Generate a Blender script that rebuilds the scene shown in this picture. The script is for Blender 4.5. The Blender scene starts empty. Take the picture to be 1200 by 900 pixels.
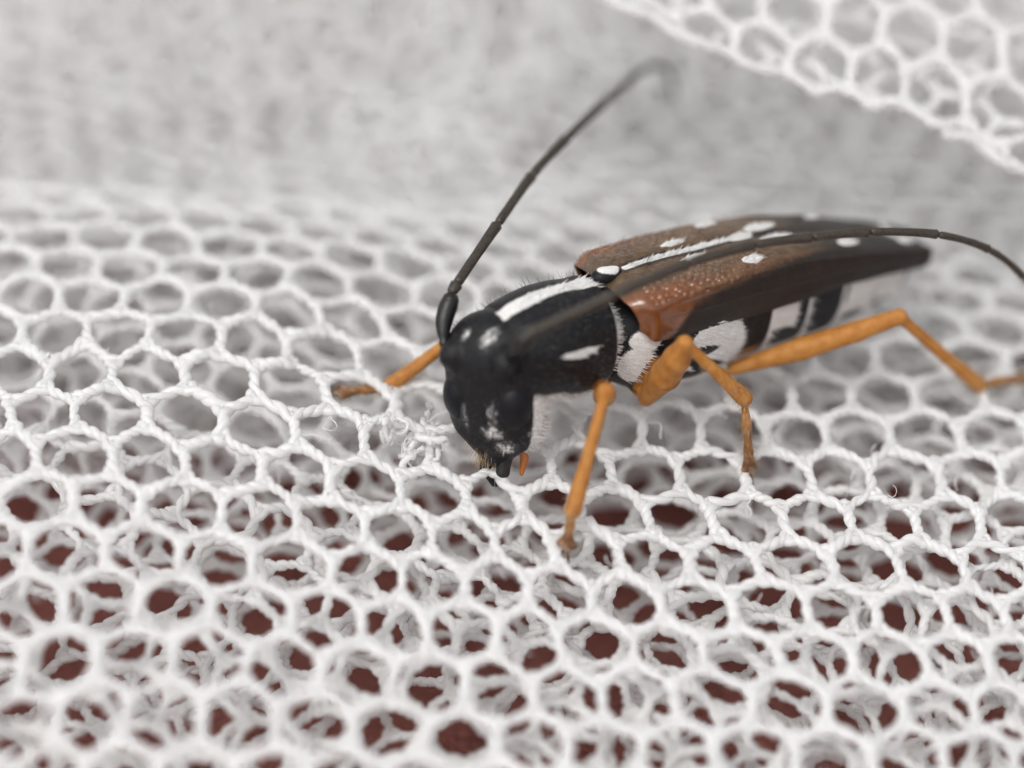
import bpy, math
import numpy as np
from mathutils import Matrix, Vector

# ---------------------------------------------------------------- camera, world, light
# one unit is one millimetre
sc = bpy.context.scene
sc.unit_settings.system = 'METRIC'
sc.unit_settings.scale_length = 0.001
PITCH, DIST = math.radians(38.0), 45.0
FWD = np.array([0.0, math.cos(PITCH), -math.sin(PITCH)])
cam_d = bpy.data.cameras.new('camera')
cam = bpy.data.objects.new('camera', cam_d)
sc.collection.objects.link(cam)
cam.location = tuple(-DIST * FWD)
cam.rotation_euler = (math.radians(90) - PITCH, 0, 0)
cam_d.lens, cam_d.sensor_width = 180.0, 75.0
cam_d.clip_start, cam_d.clip_end = 1.0, 2000.0
cam_d.dof.use_dof = True
cam_d.dof.focus_distance = DIST + 0.55
cam_d.dof.aperture_fstop = 0.062
sc.camera = cam

SUN_EL, SUN_AZ = math.radians(60), math.radians(218)     # high and soft, from the left on the camera's side
world = bpy.data.worlds.new('World')
sc.world = world
world.use_nodes = True
wn, wl = world.node_tree.nodes, world.node_tree.links
sky = wn.new('ShaderNodeTexSky')
sky.sky_type = 'NISHITA'
sky.sun_disc = False
sky.sun_elevation = SUN_EL
sky.sun_rotation = SUN_AZ
sky.air_density, sky.dust_density, sky.ozone_density = 1.0, 4.0, 1.0
hs = wn.new('ShaderNodeHueSaturation')                   # overcast: nearly grey sky
hs.inputs['Saturation'].default_value = 0.12
wl.new(sky.outputs[0], hs.inputs['Color'])
wl.new(hs.outputs[0], wn['Background'].inputs['Color'])
wn['Background'].inputs['Strength'].default_value = 0.15
sun_d = bpy.data.lights.new('sun', 'SUN')
sun_d.energy, sun_d.angle, sun_d.color = 0.55, math.radians(13), (1.0, 0.97, 0.93)
sun = bpy.data.objects.new('sun', sun_d)
sc.collection.objects.link(sun)
sd = Vector((math.sin(SUN_AZ) * math.cos(SUN_EL), math.cos(SUN_AZ) * math.cos(SUN_EL), math.sin(SUN_EL)))
sun.rotation_euler = (-sd).to_track_quat('-Z', 'Y').to_euler()
sun.location = sd * 80
sc.view_settings.view_transform = 'Standard'
sc.view_settings.look = 'None'
sc.view_settings.exposure = 0.26
sc.view_settings.gamma = 1.0
sc.render.engine = 'CYCLES'
sc.cycles.max_bounces = 20
sc.cycles.diffuse_bounces = 20
sc.cycles.transmission_bounces = 20
sc.cycles.use_denoising = True
sc.cycles.use_adaptive_sampling = True
sc.cycles.adaptive_threshold = 0.04

RNG = np.random.default_rng(7)
COL = sc.collection


# ---------------------------------------------------------------- helpers
def mesh_np(name, V, F, smooth=True, attrs=None):
    """V (n,3), F (m,k) array (all faces k-gons)."""
    V = np.ascontiguousarray(V, dtype=np.float32)
    F = np.ascontiguousarray(F, dtype=np.int32)
    me = bpy.data.meshes.new(name)
    m, k = F.shape
    me.vertices.add(len(V))
    me.vertices.foreach_set('co', V.ravel())
    me.loops.add(m * k)
    me.loops.foreach_set('vertex_index', F.ravel())
    me.polygons.add(m)
    me.polygons.foreach_set('loop_start', np.arange(0, m * k, k, dtype=np.int32))
    me.polygons.foreach_set('loop_total', np.full(m, k, dtype=np.int32))
    me.polygons.foreach_set('use_smooth', np.full(m, smooth, dtype=bool))
    for an, av in (attrs or {}).items():
        a = me.attributes.new(an, 'FLOAT', 'POINT')
        a.data.foreach_set('value', np.ascontiguousarray(av, dtype=np.float32))
    me.update(calc_edges=True)
    me.validate()
    return me


def link(name, me, mat=None, parent=None):
    o = bpy.data.objects.new(name, me)
    COL.objects.link(o)
    if mat is not None and me is not None:
        me.materials.append(mat)
    if parent is not None:
        o.parent = parent
    return o


def tag(o, label=None, cat=None, group=None, kind=None):
    for k, v in (('label', label), ('category', cat), ('group', group), ('kind', kind)):
        if v:
            o[k] = v
    return o


class Wob:
    """smooth noise: a sum of sines, about -1..1"""
    def __init__(self, seed, freq, dim=2, n=9):
        r = np.random.default_rng(seed)
        self.k = r.normal(size=(n, dim)) * freq
        self.p = r.uniform(0, 6.283, n)
        self.n = n

    def __call__(self, *c):
        c = np.stack(np.broadcast_arrays(*c), -1)
        return np.sin(c @ self.k.T + self.p).sum(-1) / math.sqrt(self.n) * 0.8


def norm(a):
    return a / np.maximum(np.linalg.norm(a, axis=-1, keepdims=True), 1e-9)


def sstep(a, b, x):
    t = np.clip((x - a) / (b - a), 0, 1)
    return t * t * (3 - 2 * t)


def tubes(path, rad, side_ref, K, caps=False):
    """path (N,M,3), rad (N,M) or scalar, side_ref (N,M,3) a direction not along the path. -> V,F"""
    N, M, _ = path.shape
    T = norm(np.gradient(path, axis=1))
    A = norm(side_ref - (side_ref * T).sum(-1, keepdims=True) * T)
    B = np.cross(T, A)
    ang = np.arange(K) * 2 * math.pi / K
    rad = np.broadcast_to(rad, (N, M))[..., None, None]
    V = path[:, :, None] + rad * (np.cos(ang)[:, None] * A[:, :, None] + np.sin(ang)[:, None] * B[:, :, None])
    base = (np.arange(N) * M * K)[:, None, None]
    i = np.arange(M - 1)[None, :, None] * K
    j = np.arange(K)[None, None, :]
    j2 = (j + 1) % K
    F = np.stack(np.broadcast_arrays(base + i + j, base + i + j2, base + i + K + j2, base + i + K + j), -1).reshape(-1, 4)
    return V.reshape(-1, 3), F


class Acc:
    def __init__(self):
        self.V, self.F, self.n = [], [], 0

    def add(self, V, F):
        self.V.append(V)
        self.F.append(F + self.n)
        self.n += len(V)

    def mesh(self, name, attrs=None, smooth=True):
        return mesh_np(name, np.concatenate(self.V), np.concatenate(self.F), smooth, attrs)


# ---------------------------------------------------------------- materials
def new_mat(name):
    m = bpy.data.materials.new(name)
    m.use_nodes = True
    nt = m.node_tree
    return m, nt, nt.nodes, nt.links, nt.nodes['Principled BSDF']


def noise(nt, scale, detail=2.0, rough=0.5, coord='Object'):
    tc = nt.nodes.new('ShaderNodeTexCoord')
    n = nt.nodes.new('ShaderNodeTexNoise')
    n.inputs['Scale'].default_value = scale
    n.inputs['Detail'].default_value = detail
    n.inputs['Roughness'].default_value = rough
    nt.links.new(tc.outputs[coord], n.inputs['Vector'])
    return n


def ramp(nt, src, stops):
    r = nt.nodes.new('ShaderNodeValToRGB')
    while len(r.color_ramp.elements) < len(stops):
        r.color_ramp.elements.new(0.5)
    for e, (p, c) in zip(r.color_ramp.elements, stops):
        e.position, e.color = p, (*c, 1)
    nt.links.new(src, r.inputs[0])
    return r.outputs[0]


def mixc(nt, fac, a, b):
    m = nt.nodes.new('ShaderNodeMix')
    m.data_type = 'RGBA'
    for s, v in ((m.inputs[0], fac), (m.inputs[6], a), (m.inputs[7], b)):
        if isinstance(v, (int, float)):
            s.default_value = v
        elif isinstance(v, tuple):
            s.default_value = (*v, 1)
        else:
            nt.links.new(v, s)
    return m.outputs[2]


def math_n(nt, op, a, b=None, c=None, clamp=False):
    m = nt.nodes.new('ShaderNodeMath')
    m.operation = op
    m.use_clamp = clamp
    for s, v in zip(m.inputs, (a, b, c)):
        if v is None:
            continue
        if isinstance(v, (int, float)):
            s.default_value = v
        else:
            nt.links.new(v, s)
    return m.outputs[0]


def attr(nt, name):
    a = nt.nodes.new('ShaderNodeAttribute')
    a.attribute_name = name
    return a.outputs['Fac']


def bump(nt, height, dist, strength=1.0, into=None):
    b = nt.nodes.new('ShaderNodeBump')
    b.inputs['Distance'].default_value = dist
    b.inputs['Strength'].default_value = strength
    nt.links.new(height, b.inputs['Height'])
    if into is not None:
        nt.links.new(into, b.inputs['Normal'])
    return b.outputs[0]


def net_material(name, col, transl):
    m, nt, N, L, P = new_mat(name)
    n = noise(nt, 2.2, 3)
    c = ramp(nt, n.outputs[0], [(0.3, tuple(x * 0.965 for x in col)), (0.7, col)])
    L.new(c, P.inputs['Base Color'])
    P.inputs['Roughness'].default_value = 0.20
    P.inputs['Specular IOR Level'].default_value = 0.8
    nb = noise(nt, 16, 2)
    bn = bump(nt, nb.outputs[0], 0.03, 0.35)
    L.new(bn, P.inputs['Normal'])
    t = N.new('ShaderNodeBsdfTranslucent')
    L.new(c, t.inputs[0])
    L.new(bn, t.inputs['Normal'])
    mx = N.new('ShaderNodeMixShader')
    mx.inputs[0].default_value = transl
    L.new(P.outputs[0], mx.inputs[1])
    L.new(t.outputs[0], mx.inputs[2])
    L.new(mx.outputs[0], N['Material Output'].inputs[0])
    return m


M_NET = net_material('white_polyester_net', (0.975, 0.972, 0.966), 0.52)

# red-brown painted board under the net
M_GROUND, nt, N, L, P = new_mat('red_brown_ground')
n1 = noise(nt, 0.55, 6, 0.65)
n2 = noise(nt, 6.0, 5, 0.7)
c1 = ramp(nt, n1.outputs[0], [(0.32, (0.33, 0.11, 0.09)), (0.55, (0.46, 0.16, 0.13)), (0.75, (0.54, 0.24, 0.20))])
c2 = ramp(nt, n2.outputs[0], [(0.33, (0.45, 0.40, 0.40)), (0.60, (1.0, 1.0, 1.0))])
mm = N.new('ShaderNodeMix')
mm.data_type, mm.blend_type = 'RGBA', 'MULTIPLY'
mm.inputs[0].default_value = 0.8
L.new(c1, mm.inputs[6])
L.new(c2, mm.inputs[7])
L.new(mm.outputs[2], P.inputs['Base Color'])
P.inputs['Roughness'].default_value = 0.75
L.new(bump(nt, n2.outputs[0], 0.3, 0.8), P.inputs['Normal'])


def cuticle_bump(nt, fine=60, dist=0.012, pits=26):
    tc = nt.nodes.new('ShaderNodeTexCoord')
    v = nt.nodes.new('ShaderNodeTexVoronoi')
    v.inputs['Scale'].default_value = pits
    nt.links.new(tc.outputs['Object'], v.inputs['Vector'])
    h = math_n(nt, 'SMOOTH_MIN', v.outputs['Distance'], 0.35, 0.1)
    n = noise(nt, fine, 3, 0.6)
    h2 = math_n(nt, 'MULTIPLY_ADD', n.outputs[0], 0.5, h)
    return bump(nt, h2, dist, 0.8)


# whole body skin: black cuticle, orange legs, white pubescence by where each grows
M_BODY, nt, N, L, P = new_mat('beetle_body')
nn = noise(nt, 9, 4, 0.6)
black = ramp(nt, nn.outputs[0], [(0.3, (0.004, 0.004, 0.005)), (0.7, (0.011, 0.011, 0.013))])
no = noise(nt, 4.5, 4, 0.55)
orange = ramp(nt, no.outputs[0], [(0.3, (0.36, 0.13, 0.024)), (0.5, (0.45, 0.185, 0.036)), (0.72, (0.52, 0.25, 0.066))])
brown_tip = ramp(nt, no.outputs[0], [(0.3, (0.04, 0.022, 0.015)), (0.5, (0.13, 0.07, 0.045)), (0.7, (0.36, 0.25, 0.17))])
legc = mixc(nt, attr(nt, 'tip'), orange, brown_tip)
base = mixc(nt, attr(nt, 'leg'), black, legc)
nw = noise(nt, 34, 3, 0.7)
wf = math_n(nt, 'MULTIPLY_ADD', nw.outputs[0], 1.1, -0.55)
wm = math_n(nt, 'ADD', attr(nt, 'white'), wf)
wr = N.new('ShaderNodeMapRange')
wr.interpolation_type = 'SMOOTHSTEP'
wr.inputs['From Min'].default_value = 0.36
wr.inputs['From Max'].default_value = 0.66
L.new(wm, wr.inputs['Value'])
wmask = wr.outputs[0]
wcol = ramp(nt, nw.outputs[0], [(0.3, (0.62, 0.60, 0.57)), (0.65, (0.90, 0.89, 0.87))])
L.new(mixc(nt, wmask, base, wcol), P.inputs['Base Color'])
rg = math_n(nt, 'MULTIPLY_ADD', wmask, 0.5, 0.36)
L.new(rg, P.inputs['Roughness'])
L.new(cuticle_bump(nt, 60, 0.022, 20), P.inputs['Normal'])
P.inputs['Subsurface Weight'].default_value = 0.0
P.inputs['Specular IOR Level'].default_value = 0.28

# elytra
M_ELY, nt, N, L, P = new_mat('beetle_wing_case')
nn = noise(nt, 5, 5, 0.65)
brown = ramp(nt, nn.outputs[0], [(0.3, (0.058, 0.034, 0.018)), (0.5, (0.105, 0.064, 0.033)), (0.72, (0.165, 0.108, 0.062))])
rust = ramp(nt, nn.outputs[0], [(0.3, (0.15, 0.045, 0.012)), (0.7, (0.27, 0.092, 0.025))])
dark = ramp(nt, nn.outputs[0], [(0.3, (0.008, 0.006, 0.005)), (0.7, (0.022, 0.016, 0.012))])
base = mixc(nt, attr(nt, 'rust'), brown, rust)
base = mixc(nt, math_n(nt, 'MULTIPLY', attr(nt, 'pit'), 0.35), base, (0.40, 0.14, 0.03))
na = noise(nt, 16, 3, 0.6)
dk = math_n(nt, 'MULTIPLY_ADD', na.outputs[0], 0.5, -0.25)
dkm = math_n(nt, 'ADD', attr(nt, 'dark'), dk, clamp=True)
base = mixc(nt, dkm, base, dark)
nw = noise(nt, 34, 3, 0.7)
wm = math_n(nt, 'ADD', attr(nt, 'white'), math_n(nt, 'MULTIPLY_ADD', nw.outputs[0], 0.9, -0.45))
wr = N.new('ShaderNodeMapRange')
wr.interpolation_type = 'SMOOTHSTEP'
wr.inputs['From Min'].default_value = 0.38
wr.inputs['From Max'].default_value = 0.60
L.new(wm, wr.inputs['Value'])
wcol = ramp(nt, nw.outputs[0], [(0.3, (0.62, 0.60, 0.56)), (0.65, (0.86, 0.85, 0.82))])
L.new(mixc(nt, wr.outputs[0], base, wcol), P.inputs['Base Color'])
rr = math_n(nt, 'MULTIPLY_ADD', math_n(nt, 'MULTIPLY', attr(nt, 'gloss'), math_n(nt, 'SUBTRACT', 1.0, dkm, clamp=True)), -0.30, 0.46)
P.inputs['Specular IOR Level'].default_value = 0.38
L.new(math_n(nt, 'MULTIPLY_ADD', wr.outputs[0], 0.4, rr), P.inputs['Roughness'])
nf = noise(nt, 55, 3, 0.6)
L.new(bump(nt, nf.outputs[0], 0.010, 0.45), P.inputs['Normal'])
L.new(math_n(nt, 'MULTIPLY', math_n(nt, 'MULTIPLY', attr(nt, 'gloss'), 0.75), math_n(nt, 'SUBTRACT', 1.0, dkm, clamp=True)), P.inputs['Coat Weight'])
P.inputs['Coat Roughness'].default_value = 0.09
P.inputs['Coat IOR'].default_value = 1.6

M_ANT, nt, N, L, P = new_mat('beetle_antenna')
nn = noise(nt, 20, 3)
L.new(ramp(nt, nn.outputs[0], [(0.3, (0.022, 0.017, 0.013)), (0.7, (0.062, 0.048, 0.034))]), P.inputs['Base Color'])
P.inputs['Roughness'].default_value = 0.42
L.new(cuticle_bump(nt, 90, 0.008, 40), P.inputs['Normal'])

M_SCAPE, nt, N, L, P = new_mat('beetle_antenna_base')
P.inputs['Base Color'].default_value = (0.010, 0.010, 0.010, 1)
P.inputs['Roughness'].default_value = 0.28
L.new(cuticle_bump(nt, 50, 0.014, 22), P.inputs['Normal'])

M_EYE, nt, N, L, P = new_mat('beetle_eye')
P.inputs['Base Color'].default_value = (0.0035, 0.004, 0.007, 1)
P.inputs['Roughness'].default_value = 0.36
P.inputs['Specular IOR Level'].default_value = 0.3
tc = N.new('ShaderNodeTexCoord')
v = N.new('ShaderNodeTexVoronoi')
v.inputs['Scale'].default_value = 38
L.new(tc.outputs['Object'], v.inputs['Vector'])
L.new(bump(nt, v.outputs['Distance'], -0.01, 0.6), P.inputs['Normal'])

M_HAIR, nt, N, L, P = new_mat('dark_bristle')
P.inputs['Base Color'].default_value = (0.045, 0.032, 0.022, 1)
P.inputs['Roughness'].default_value = 0.5
M_WHAIR, nt, N, L, P = new_mat('white_pubescence')
P.inputs['Base Color'].default_value = (0.90, 0.89, 0.87, 1)
P.inputs['Roughness'].default_value = 0.6
M_DOWN, nt, N, L, P = new_mat('grey_down')
P.inputs['Base Color'].default_value = (0.22, 0.21, 0.21, 1)
P.inputs['Roughness'].default_value = 0.6
M_GHAIR, nt, N, L, P = new_mat('golden_bristle')
P.inputs['Base Color'].default_value = (0.46, 0.33, 0.19, 1)
P.inputs['Roughness'].default_value = 0.5
M_PALP, nt, N, L, P = new_mat('orange_palp')
P.inputs['Base Color'].default_value = (0.45, 0.14, 0.03, 1)
P.inputs['Roughness'].default_value = 0.4
M_CLAW, nt, N, L, P = new_mat('claw_brown')
P.inputs['Base Color'].default_value = (0.10, 0.022, 0.012, 1)
P.inputs['Roughness'].default_value = 0.3

# ---------------------------------------------------------------- ground
gs = 900.0
gnd = link('ground', mesh_np('ground', np.array([[-gs, -gs, 0], [gs, -gs, 0], [gs, gs, 0], [-gs, gs, 0]]),
                             np.array([[0, 1, 2, 3]]), False), M_GROUND)
GZ = -6.6
gnd.location.z = GZ
tag(gnd, 'dull red-brown surface showing through the holes of the white netting', 'ground', kind='structure')

# ---------------------------------------------------------------- netting
W = 1.24                       # pitch of the hexagons
SQ = W / math.sqrt(3)


def honeycomb(u0, u1, v0, v1, rot, ou=0.0, ov=0.0):
    """honeycomb nodes in cloth coordinates, and edges as node index pairs"""
    ext = max(u1 - u0, v1 - v0) * 0.75 + 4
    cu, cv = (u0 + u1) / 2, (v0 + v1) / 2
    nj = int(ext / (1.5 * SQ)) + 1
    ni = int(ext / W) + 1
    J, I = np.meshgrid(np.arange(-nj, nj + 1), np.arange(-ni, ni + 1), indexing='ij')
    A = np.stack([(I + 0.5 * (J % 2)) * W, J * 1.5 * SQ], -1)
    Bn = A + np.array([0, SQ])
    nJ, nI = J.shape
    idA = np.arange(nJ * nI).reshape(nJ, nI)
    idB = idA + nJ * nI
    P2 = np.concatenate([A.reshape(-1, 2), Bn.reshape(-1, 2)])
    E = [np.stack([idA.ravel(), idB.ravel()], 1)]                   # upright links
    for j in range(nJ - 1):                                         # B of row j to two A of row j+1
        odd = (j - nj) % 2
        for off in (0, 1):
            ii = np.arange(nI)
            kk = ii + (off if odd else off - 1)
            ok = (kk >= 0) & (kk < nI)
            E.append(np.stack([idA[j + 1, kk[ok]], idB[j, ii[ok]]], 1))
    E = np.concatenate(E)
    c, s = math.cos(rot), math.sin(rot)
    P2 = P2 @ np.array([[c, s], [-s, c]]) + np.array([cu + ou, cv + ov])
    inside = (P2[:, 0] > u0) & (P2[:, 0] < u1) & (P2[:, 1] > v0) & (P2[:, 1] < v1)
    E = E[inside[E].all(1)]
    return P2, E


def net_mesh(name, surf, ext, rot, seed, M=13, K=7, ply=0.076, amp=0.040, jit=0.042, off=(0, 0), warp=0.12):
    r = np.random.default_rng(seed)
    P2, E = honeycomb(*ext, rot, *off)
    wu, wv = Wob(seed + 1, 0.33), Wob(seed + 2, 0.33)
    Q = P2 + warp * np.stack([wu(P2[:, 0], P2[:, 1]), wv(P2[:, 0], P2[:, 1])], -1) * 2.0 + r.normal(size=P2.shape) * jit
    X = surf(Q[:, 0], Q[:, 1])
    e = 0.02
    n = norm(np.cross(surf(Q[:, 0] + e, Q[:, 1]) - X, surf(Q[:, 0], Q[:, 1] + e) - X))
    X = X + n * (r.normal(size=(len(X), 1)) * 0.03)
    # neighbours of each node
    nb = np.full((len(P2), 3), -1)
    cnt = np.zeros(len(P2), int)
    for a, b in np.concatenate([E, E[:, ::-1]]):
        if cnt[a] < 3:
            nb[a, cnt[a]] = b
            cnt[a] += 1
    A, B = E[:, 0], E[:, 1]
    tang = norm(X[B] - X[A])
    nrm = norm(n[A] + n[B])
    lat = np.cross(nrm, tang)
    fil = 0.105

    def fillet(node, other, sgn):
        """the point where a ply passes the node on the given side of the edge"""
        d0 = norm(X[other] - X[node])
        best, bv = None, np.full(len(node), -9.0)
        bd = lat * sgn[:, None]
        for k in range(3):
            q = nb[node, k]
            ok = (q >= 0) & (q != other)
            d = norm(X[np.maximum(q, 0)] - X[node])
            sc_ = np.where(ok, (d * lat).sum(-1) * sgn, -9)
            take = sc_ > np.maximum(bv, 0.1)
            bd = np.where(take[:, None], d, bd)
            bv = np.where(take, sc_, bv)
        return X[node] + norm(d0 + bd + lat * sgn[:, None] * 0.3) * fil

    acc = Acc()
    t = np.linspace(0, 1, M)[None, :, None]
    turns = r.choice([2, 3, 3, 4], len(E)) * r.choice([1, 1, 1, -1], len(E))
    sag = lat * (r.normal(size=(len(E), 1)) * 0.025) + nrm * (r.normal(size=(len(E), 1)) * 0.03)
    thick = (1 + 0.13 * r.normal(size=(len(E), 1))).clip(0.75, 1.4)
    for s in (1, -1):
        ph = turns[:, None, None] * math.pi * t
        core = X[A][:, None] * (1 - t) + X[B][:, None] * t + sag[:, None] * 4 * t * (1 - t)
        hel = core + s * amp * (np.cos(ph) * lat[:, None] + np.sin(ph) * nrm[:, None])
        endsgn = s * np.where(turns % 2 == 0, 1, -1)
        fa = fillet(A, B, np.full(len(E), s))
        fb = fillet(B, A, endsgn)
        wa = 1 - sstep(0.0, 0.34, t)
        wb = sstep(0.66, 1.0, t)
        # ends run along the edge a little so plies of neighbouring links meet on the fillet
        pa = fa[:, None] + (core - X[A][:, None]) * 0.55
        pb = fb[:, None] + (core - X[B][:, None]) * 0.55
        path = hel * (1 - wa - wb) + pa * wa + pb * wb
        rr = ply * thick * (1 + 0.10 * np.sin(t[..., 0] * 9 + r.uniform(0, 6.28, (len(E), 1))))
        acc.add(*tubes(path, rr, np.repeat(nrm[:, None], M, 1), K))
    # knots
    used = np.unique(E)
    th = np.linspace(0.12, math.pi - 0.12, 6)
    ph = np.arange(8) * 2 * math.pi / 8
    tx = norm(np.cross(n[used], np.array([0.3, 0.9, 0.1])))
    ty = np.cross(n[used], tx)
    prof = np.stack([np.sin(th), np.cos(th)], -1)
    kr = 0.115 * (1 + 0.12 * r.normal(size=(len(used), 1, 1)))
    Vk = (X[used][:, None, None] + kr[..., None] * (
        prof[None, :, None, :1] * (np.cos(ph)[None, None, :, None] * tx[:, None, None] + np.sin(ph)[None, None, :, None] * ty[:, None, None])
        + 0.62 * prof[None, :, None, 1:] * n[used][:, None, None]))
    Nn = len(used)
    base = (np.arange(Nn) * 48)[:, None, None]
    i = np.arange(5)[None, :, None] * 8
    j = np.arange(8)[None, None, :]
    j2 = (j + 1) % 8
    Fk = np.stack(np.broadcast_arrays(base + i + j, base + i + 8 + j, base + i + 8 + j2, base + i + j2), -1).reshape(-1, 4)
    acc.add(Vk.reshape(-1, 3), Fk)
    return acc.mesh(name)


# the cloth profile: slope integrated along the cloth so the hexagons keep their size
VV = np.linspace(-16, 46, 400)
UU = np.linspace(-26, 30, 57)


def make_surf(theta, z_line, y_line, wr, wamp, zfloor=None):
    T = np.radians(theta(UU[:, None] + 0 * VV[None, :], VV[None, :] + 0 * UU[:, None]))
    dv = VV[1] - VV[0]
    i0 = int(np.argmin(abs(VV)))
    y = np.cumsum(np.cos(T), 1) * dv
    z = np.cumsum(np.sin(T), 1) * dv
    y -= y[:, i0:i0 + 1]
    z -= z[:, i0:i0 + 1]
    z += z_line(UU)[:, None]
    y += y_line(UU)[:, None]
    if zfloor is not None:
        fl = zfloor(UU[:, None] + 0 * y, y)
        k = 0.8
        z = 0.5 * (z + fl + np.sqrt((z - fl) ** 2 + k * k))

    def surf(u, v):
        fu = np.clip((u - UU[0]) / (UU[1] - UU[0]), 0, len(UU) - 1.001)
        fv = np.clip((v - VV[0]) / dv, 0, len(VV) - 1.001)
        a, b = fu.astype(int), fv.astype(int)
        fu, fv = fu - a, fv - b

        def g(G):
            return (G[a, b] * (1 - fu) * (1 - fv) + G[a + 1, b] * fu * (1 - fv)
                    + G[a, b + 1] * (1 - fu) * fv + G[a + 1, b + 1] * fu * fv)
        zz = g(z) + sum(A * w(u, v) for A, w in zip(wamp, wr))
        return np.stack([u, g(y), zz], -1)
    return surf


def theta_top(u, v):
    left = sstep(4.0, -6.0, u)
    back = np.interp(v, [0, 2, 4, 6, 7.2, 8.4, 10, 30], [8, 4, 0, -7, -16, -36, -55, -55]) * left + (
        np.interp(v, [0, 4, 9, 14, 30], [9, -3, -13, -14, -12])) * (1 - left)
    front = np.interp(-v, [0, 3, 8, 16], [8, 17, 30, 30])
    return np.where(v > 0, back, front)


def floor_back(z0, y0, slope):
    return lambda x, y: z0 + np.maximum(y - y0, 0) * slope


surf_top = make_surf(theta_top, lambda u: -1.62 - 0.067 * u + 0.55 * sstep(-1.0, -8.0, u) - 0.22 * sstep(5.0, 9.0, u), lambda u: 0 * u,
                     (Wob(11, 0.30), Wob(12, 0.8)), (0.22, 0.07), floor_back(-4.0, 12, 0.25))
net_top = link('net_sheet', net_mesh('net_sheet', surf_top, (-13.5, 14.5, -9.5, 17), math.radians(2.0), 21, M=15, K=8,
                                     off=(0.1, 0.2)), M_NET)
tag(net_top, 'uppermost white hexagonal net layer that the beetle stands on', 'netting', 'layers of the white net')


def theta_mid(u, v):
    return np.where(v > 0, np.maximum(6 - 2.2 * v, -8), np.minimum(6 - 1.8 * v, 22))


surf_mid = make_surf(theta_mid, lambda u: -2.75 - 0.06 * u + 0.3 * sstep(-1.0, -8.0, u), lambda u: 0.3 + 0 * u,
                     (Wob(31, 0.35), Wob(32, 0.9)), (0.35, 0.10), floor_back(-4.8, 11, 0.28))
net_mid = link('net_sheet', net_mesh('net_sheet', surf_mid, (-15, 16, -9.5, 34), math.radians(-17), 41, M=10, K=6), M_NET)
tag(net_mid, 'second white net layer lying just beneath the sheet the beetle stands on', 'netting', 'layers of the white net')

surf_third = make_surf(lambda u, v: np.where(v > 0, np.maximum(4 - 1.5 * v, -6), np.minimum(4 - 1.8 * v, 20)), lambda u: -3.75 - 0.03 * u,
                       lambda u: 0 * u, (Wob(54, 0.4), Wob(55, 0.9)), (0.32, 0.12), floor_back(-5.0, 10, 0.30))
net_third = link('net_sheet', net_mesh('net_sheet', surf_third, (-15, 17, -9.3, 34), math.radians(11), 65, M=9, K=5, off=(0.3, 0.5)), M_NET)
tag(net_third, 'third white net layer sandwiched between the second and the lowest sheets', 'netting', 'layers of the white net')

surf_low = make_surf(lambda u, v: np.where(v > 0, 0, np.minimum(-1.2 * v, 10)) + 0 * u, lambda u: -4.9 + 0 * u, lambda u: 0 * u,
                     (Wob(51, 0.4), Wob(52, 0.9)), (0.32, 0.10), floor_back(-5.3, 10, 0.32))
net_low = link('net_sheet', net_mesh('net_sheet', surf_low, (-16, 18, -9.0, 36), math.radians(23), 61, M=9, K=5), M_NET)
tag(net_low, 'lowest rumpled white net layer resting close above the red-brown surface', 'netting', 'layers of the white net')

for i_, (z0, rt, v0) in enumerate(((-5.5, 8, 3.0), (-5.9, -27, 4.2), (-6.15, 17, 4.6))):  # the two lower, thicker layers are added underneath to brighten the netting above
    surf_back = make_surf(lambda u, v: 0 * v + 0 * u, lambda u: z0 + 0 * u, lambda u: 0 * u,
                          (Wob(71 + i_ * 3, 0.4), Wob(72 + i_ * 3, 0.9)), (0.22 - 0.08 * i_, 0.08 - 0.02 * i_), floor_back(z0 - 0.3 * (i_ < 1), 10, 0.34))
    net_back = link('net_sheet', net_mesh('net_sheet', surf_back, (-16, 18, v0, 36), math.radians(rt), 81 + i_ * 7, M=8 - i_, K=5, ply=0.076 + 0.012 * i_), M_NET)
    tag(net_back, ('white net layer spread behind the beetle under the other sheets, far out of focus',
                   'second lowest white net layer added far behind the beetle to brighten the netting above',
                   'bottommost white net layer added far behind the beetle to brighten the netting above')[i_], 'netting', 'layers of the white net')

# folded flap of the net held up at the back right
E0, E1 = np.array([0.2, 8.3, 3.6]), np.array([10.9, 4.6, 0.9])
edge = norm(E1 - E0)
d_up = norm(np.array([0.30, 0.86, 0.42]))
d_dn = norm(np.array([0.35, 1.0, 0.16]))
wf1, wf2, wf3 = Wob(91, 0.6), Wob(92, 1.1), Wob(93, 0.35)


def surf_flap(u, v):
    h = 0.5 * (v + np.sqrt(v * v + 0.10))
    g = h - v
    bend = 0.35 * wf3(u, 0 * u)
    p = (E0 + u[..., None] * edge + h[..., None] * d_up + g[..., None] * d_dn
         + np.array([0, -0.3, 0.9]) * (bend + 0.26 * wf1(u, v) + 0.10 * wf2(u, v))[..., None])
    p[..., 2] += 0.02 * np.maximum(v, 0) ** 2
    return p


flap = link('net_flap', net_mesh('net_flap', surf_flap, (-3.5, 17.5, -8.5, 9.5), math.radians(12), 101, M=12, K=7), M_NET)
tag(flap, 'folded flap of white net raised above the sheets behind the beetle', 'netting')

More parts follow.
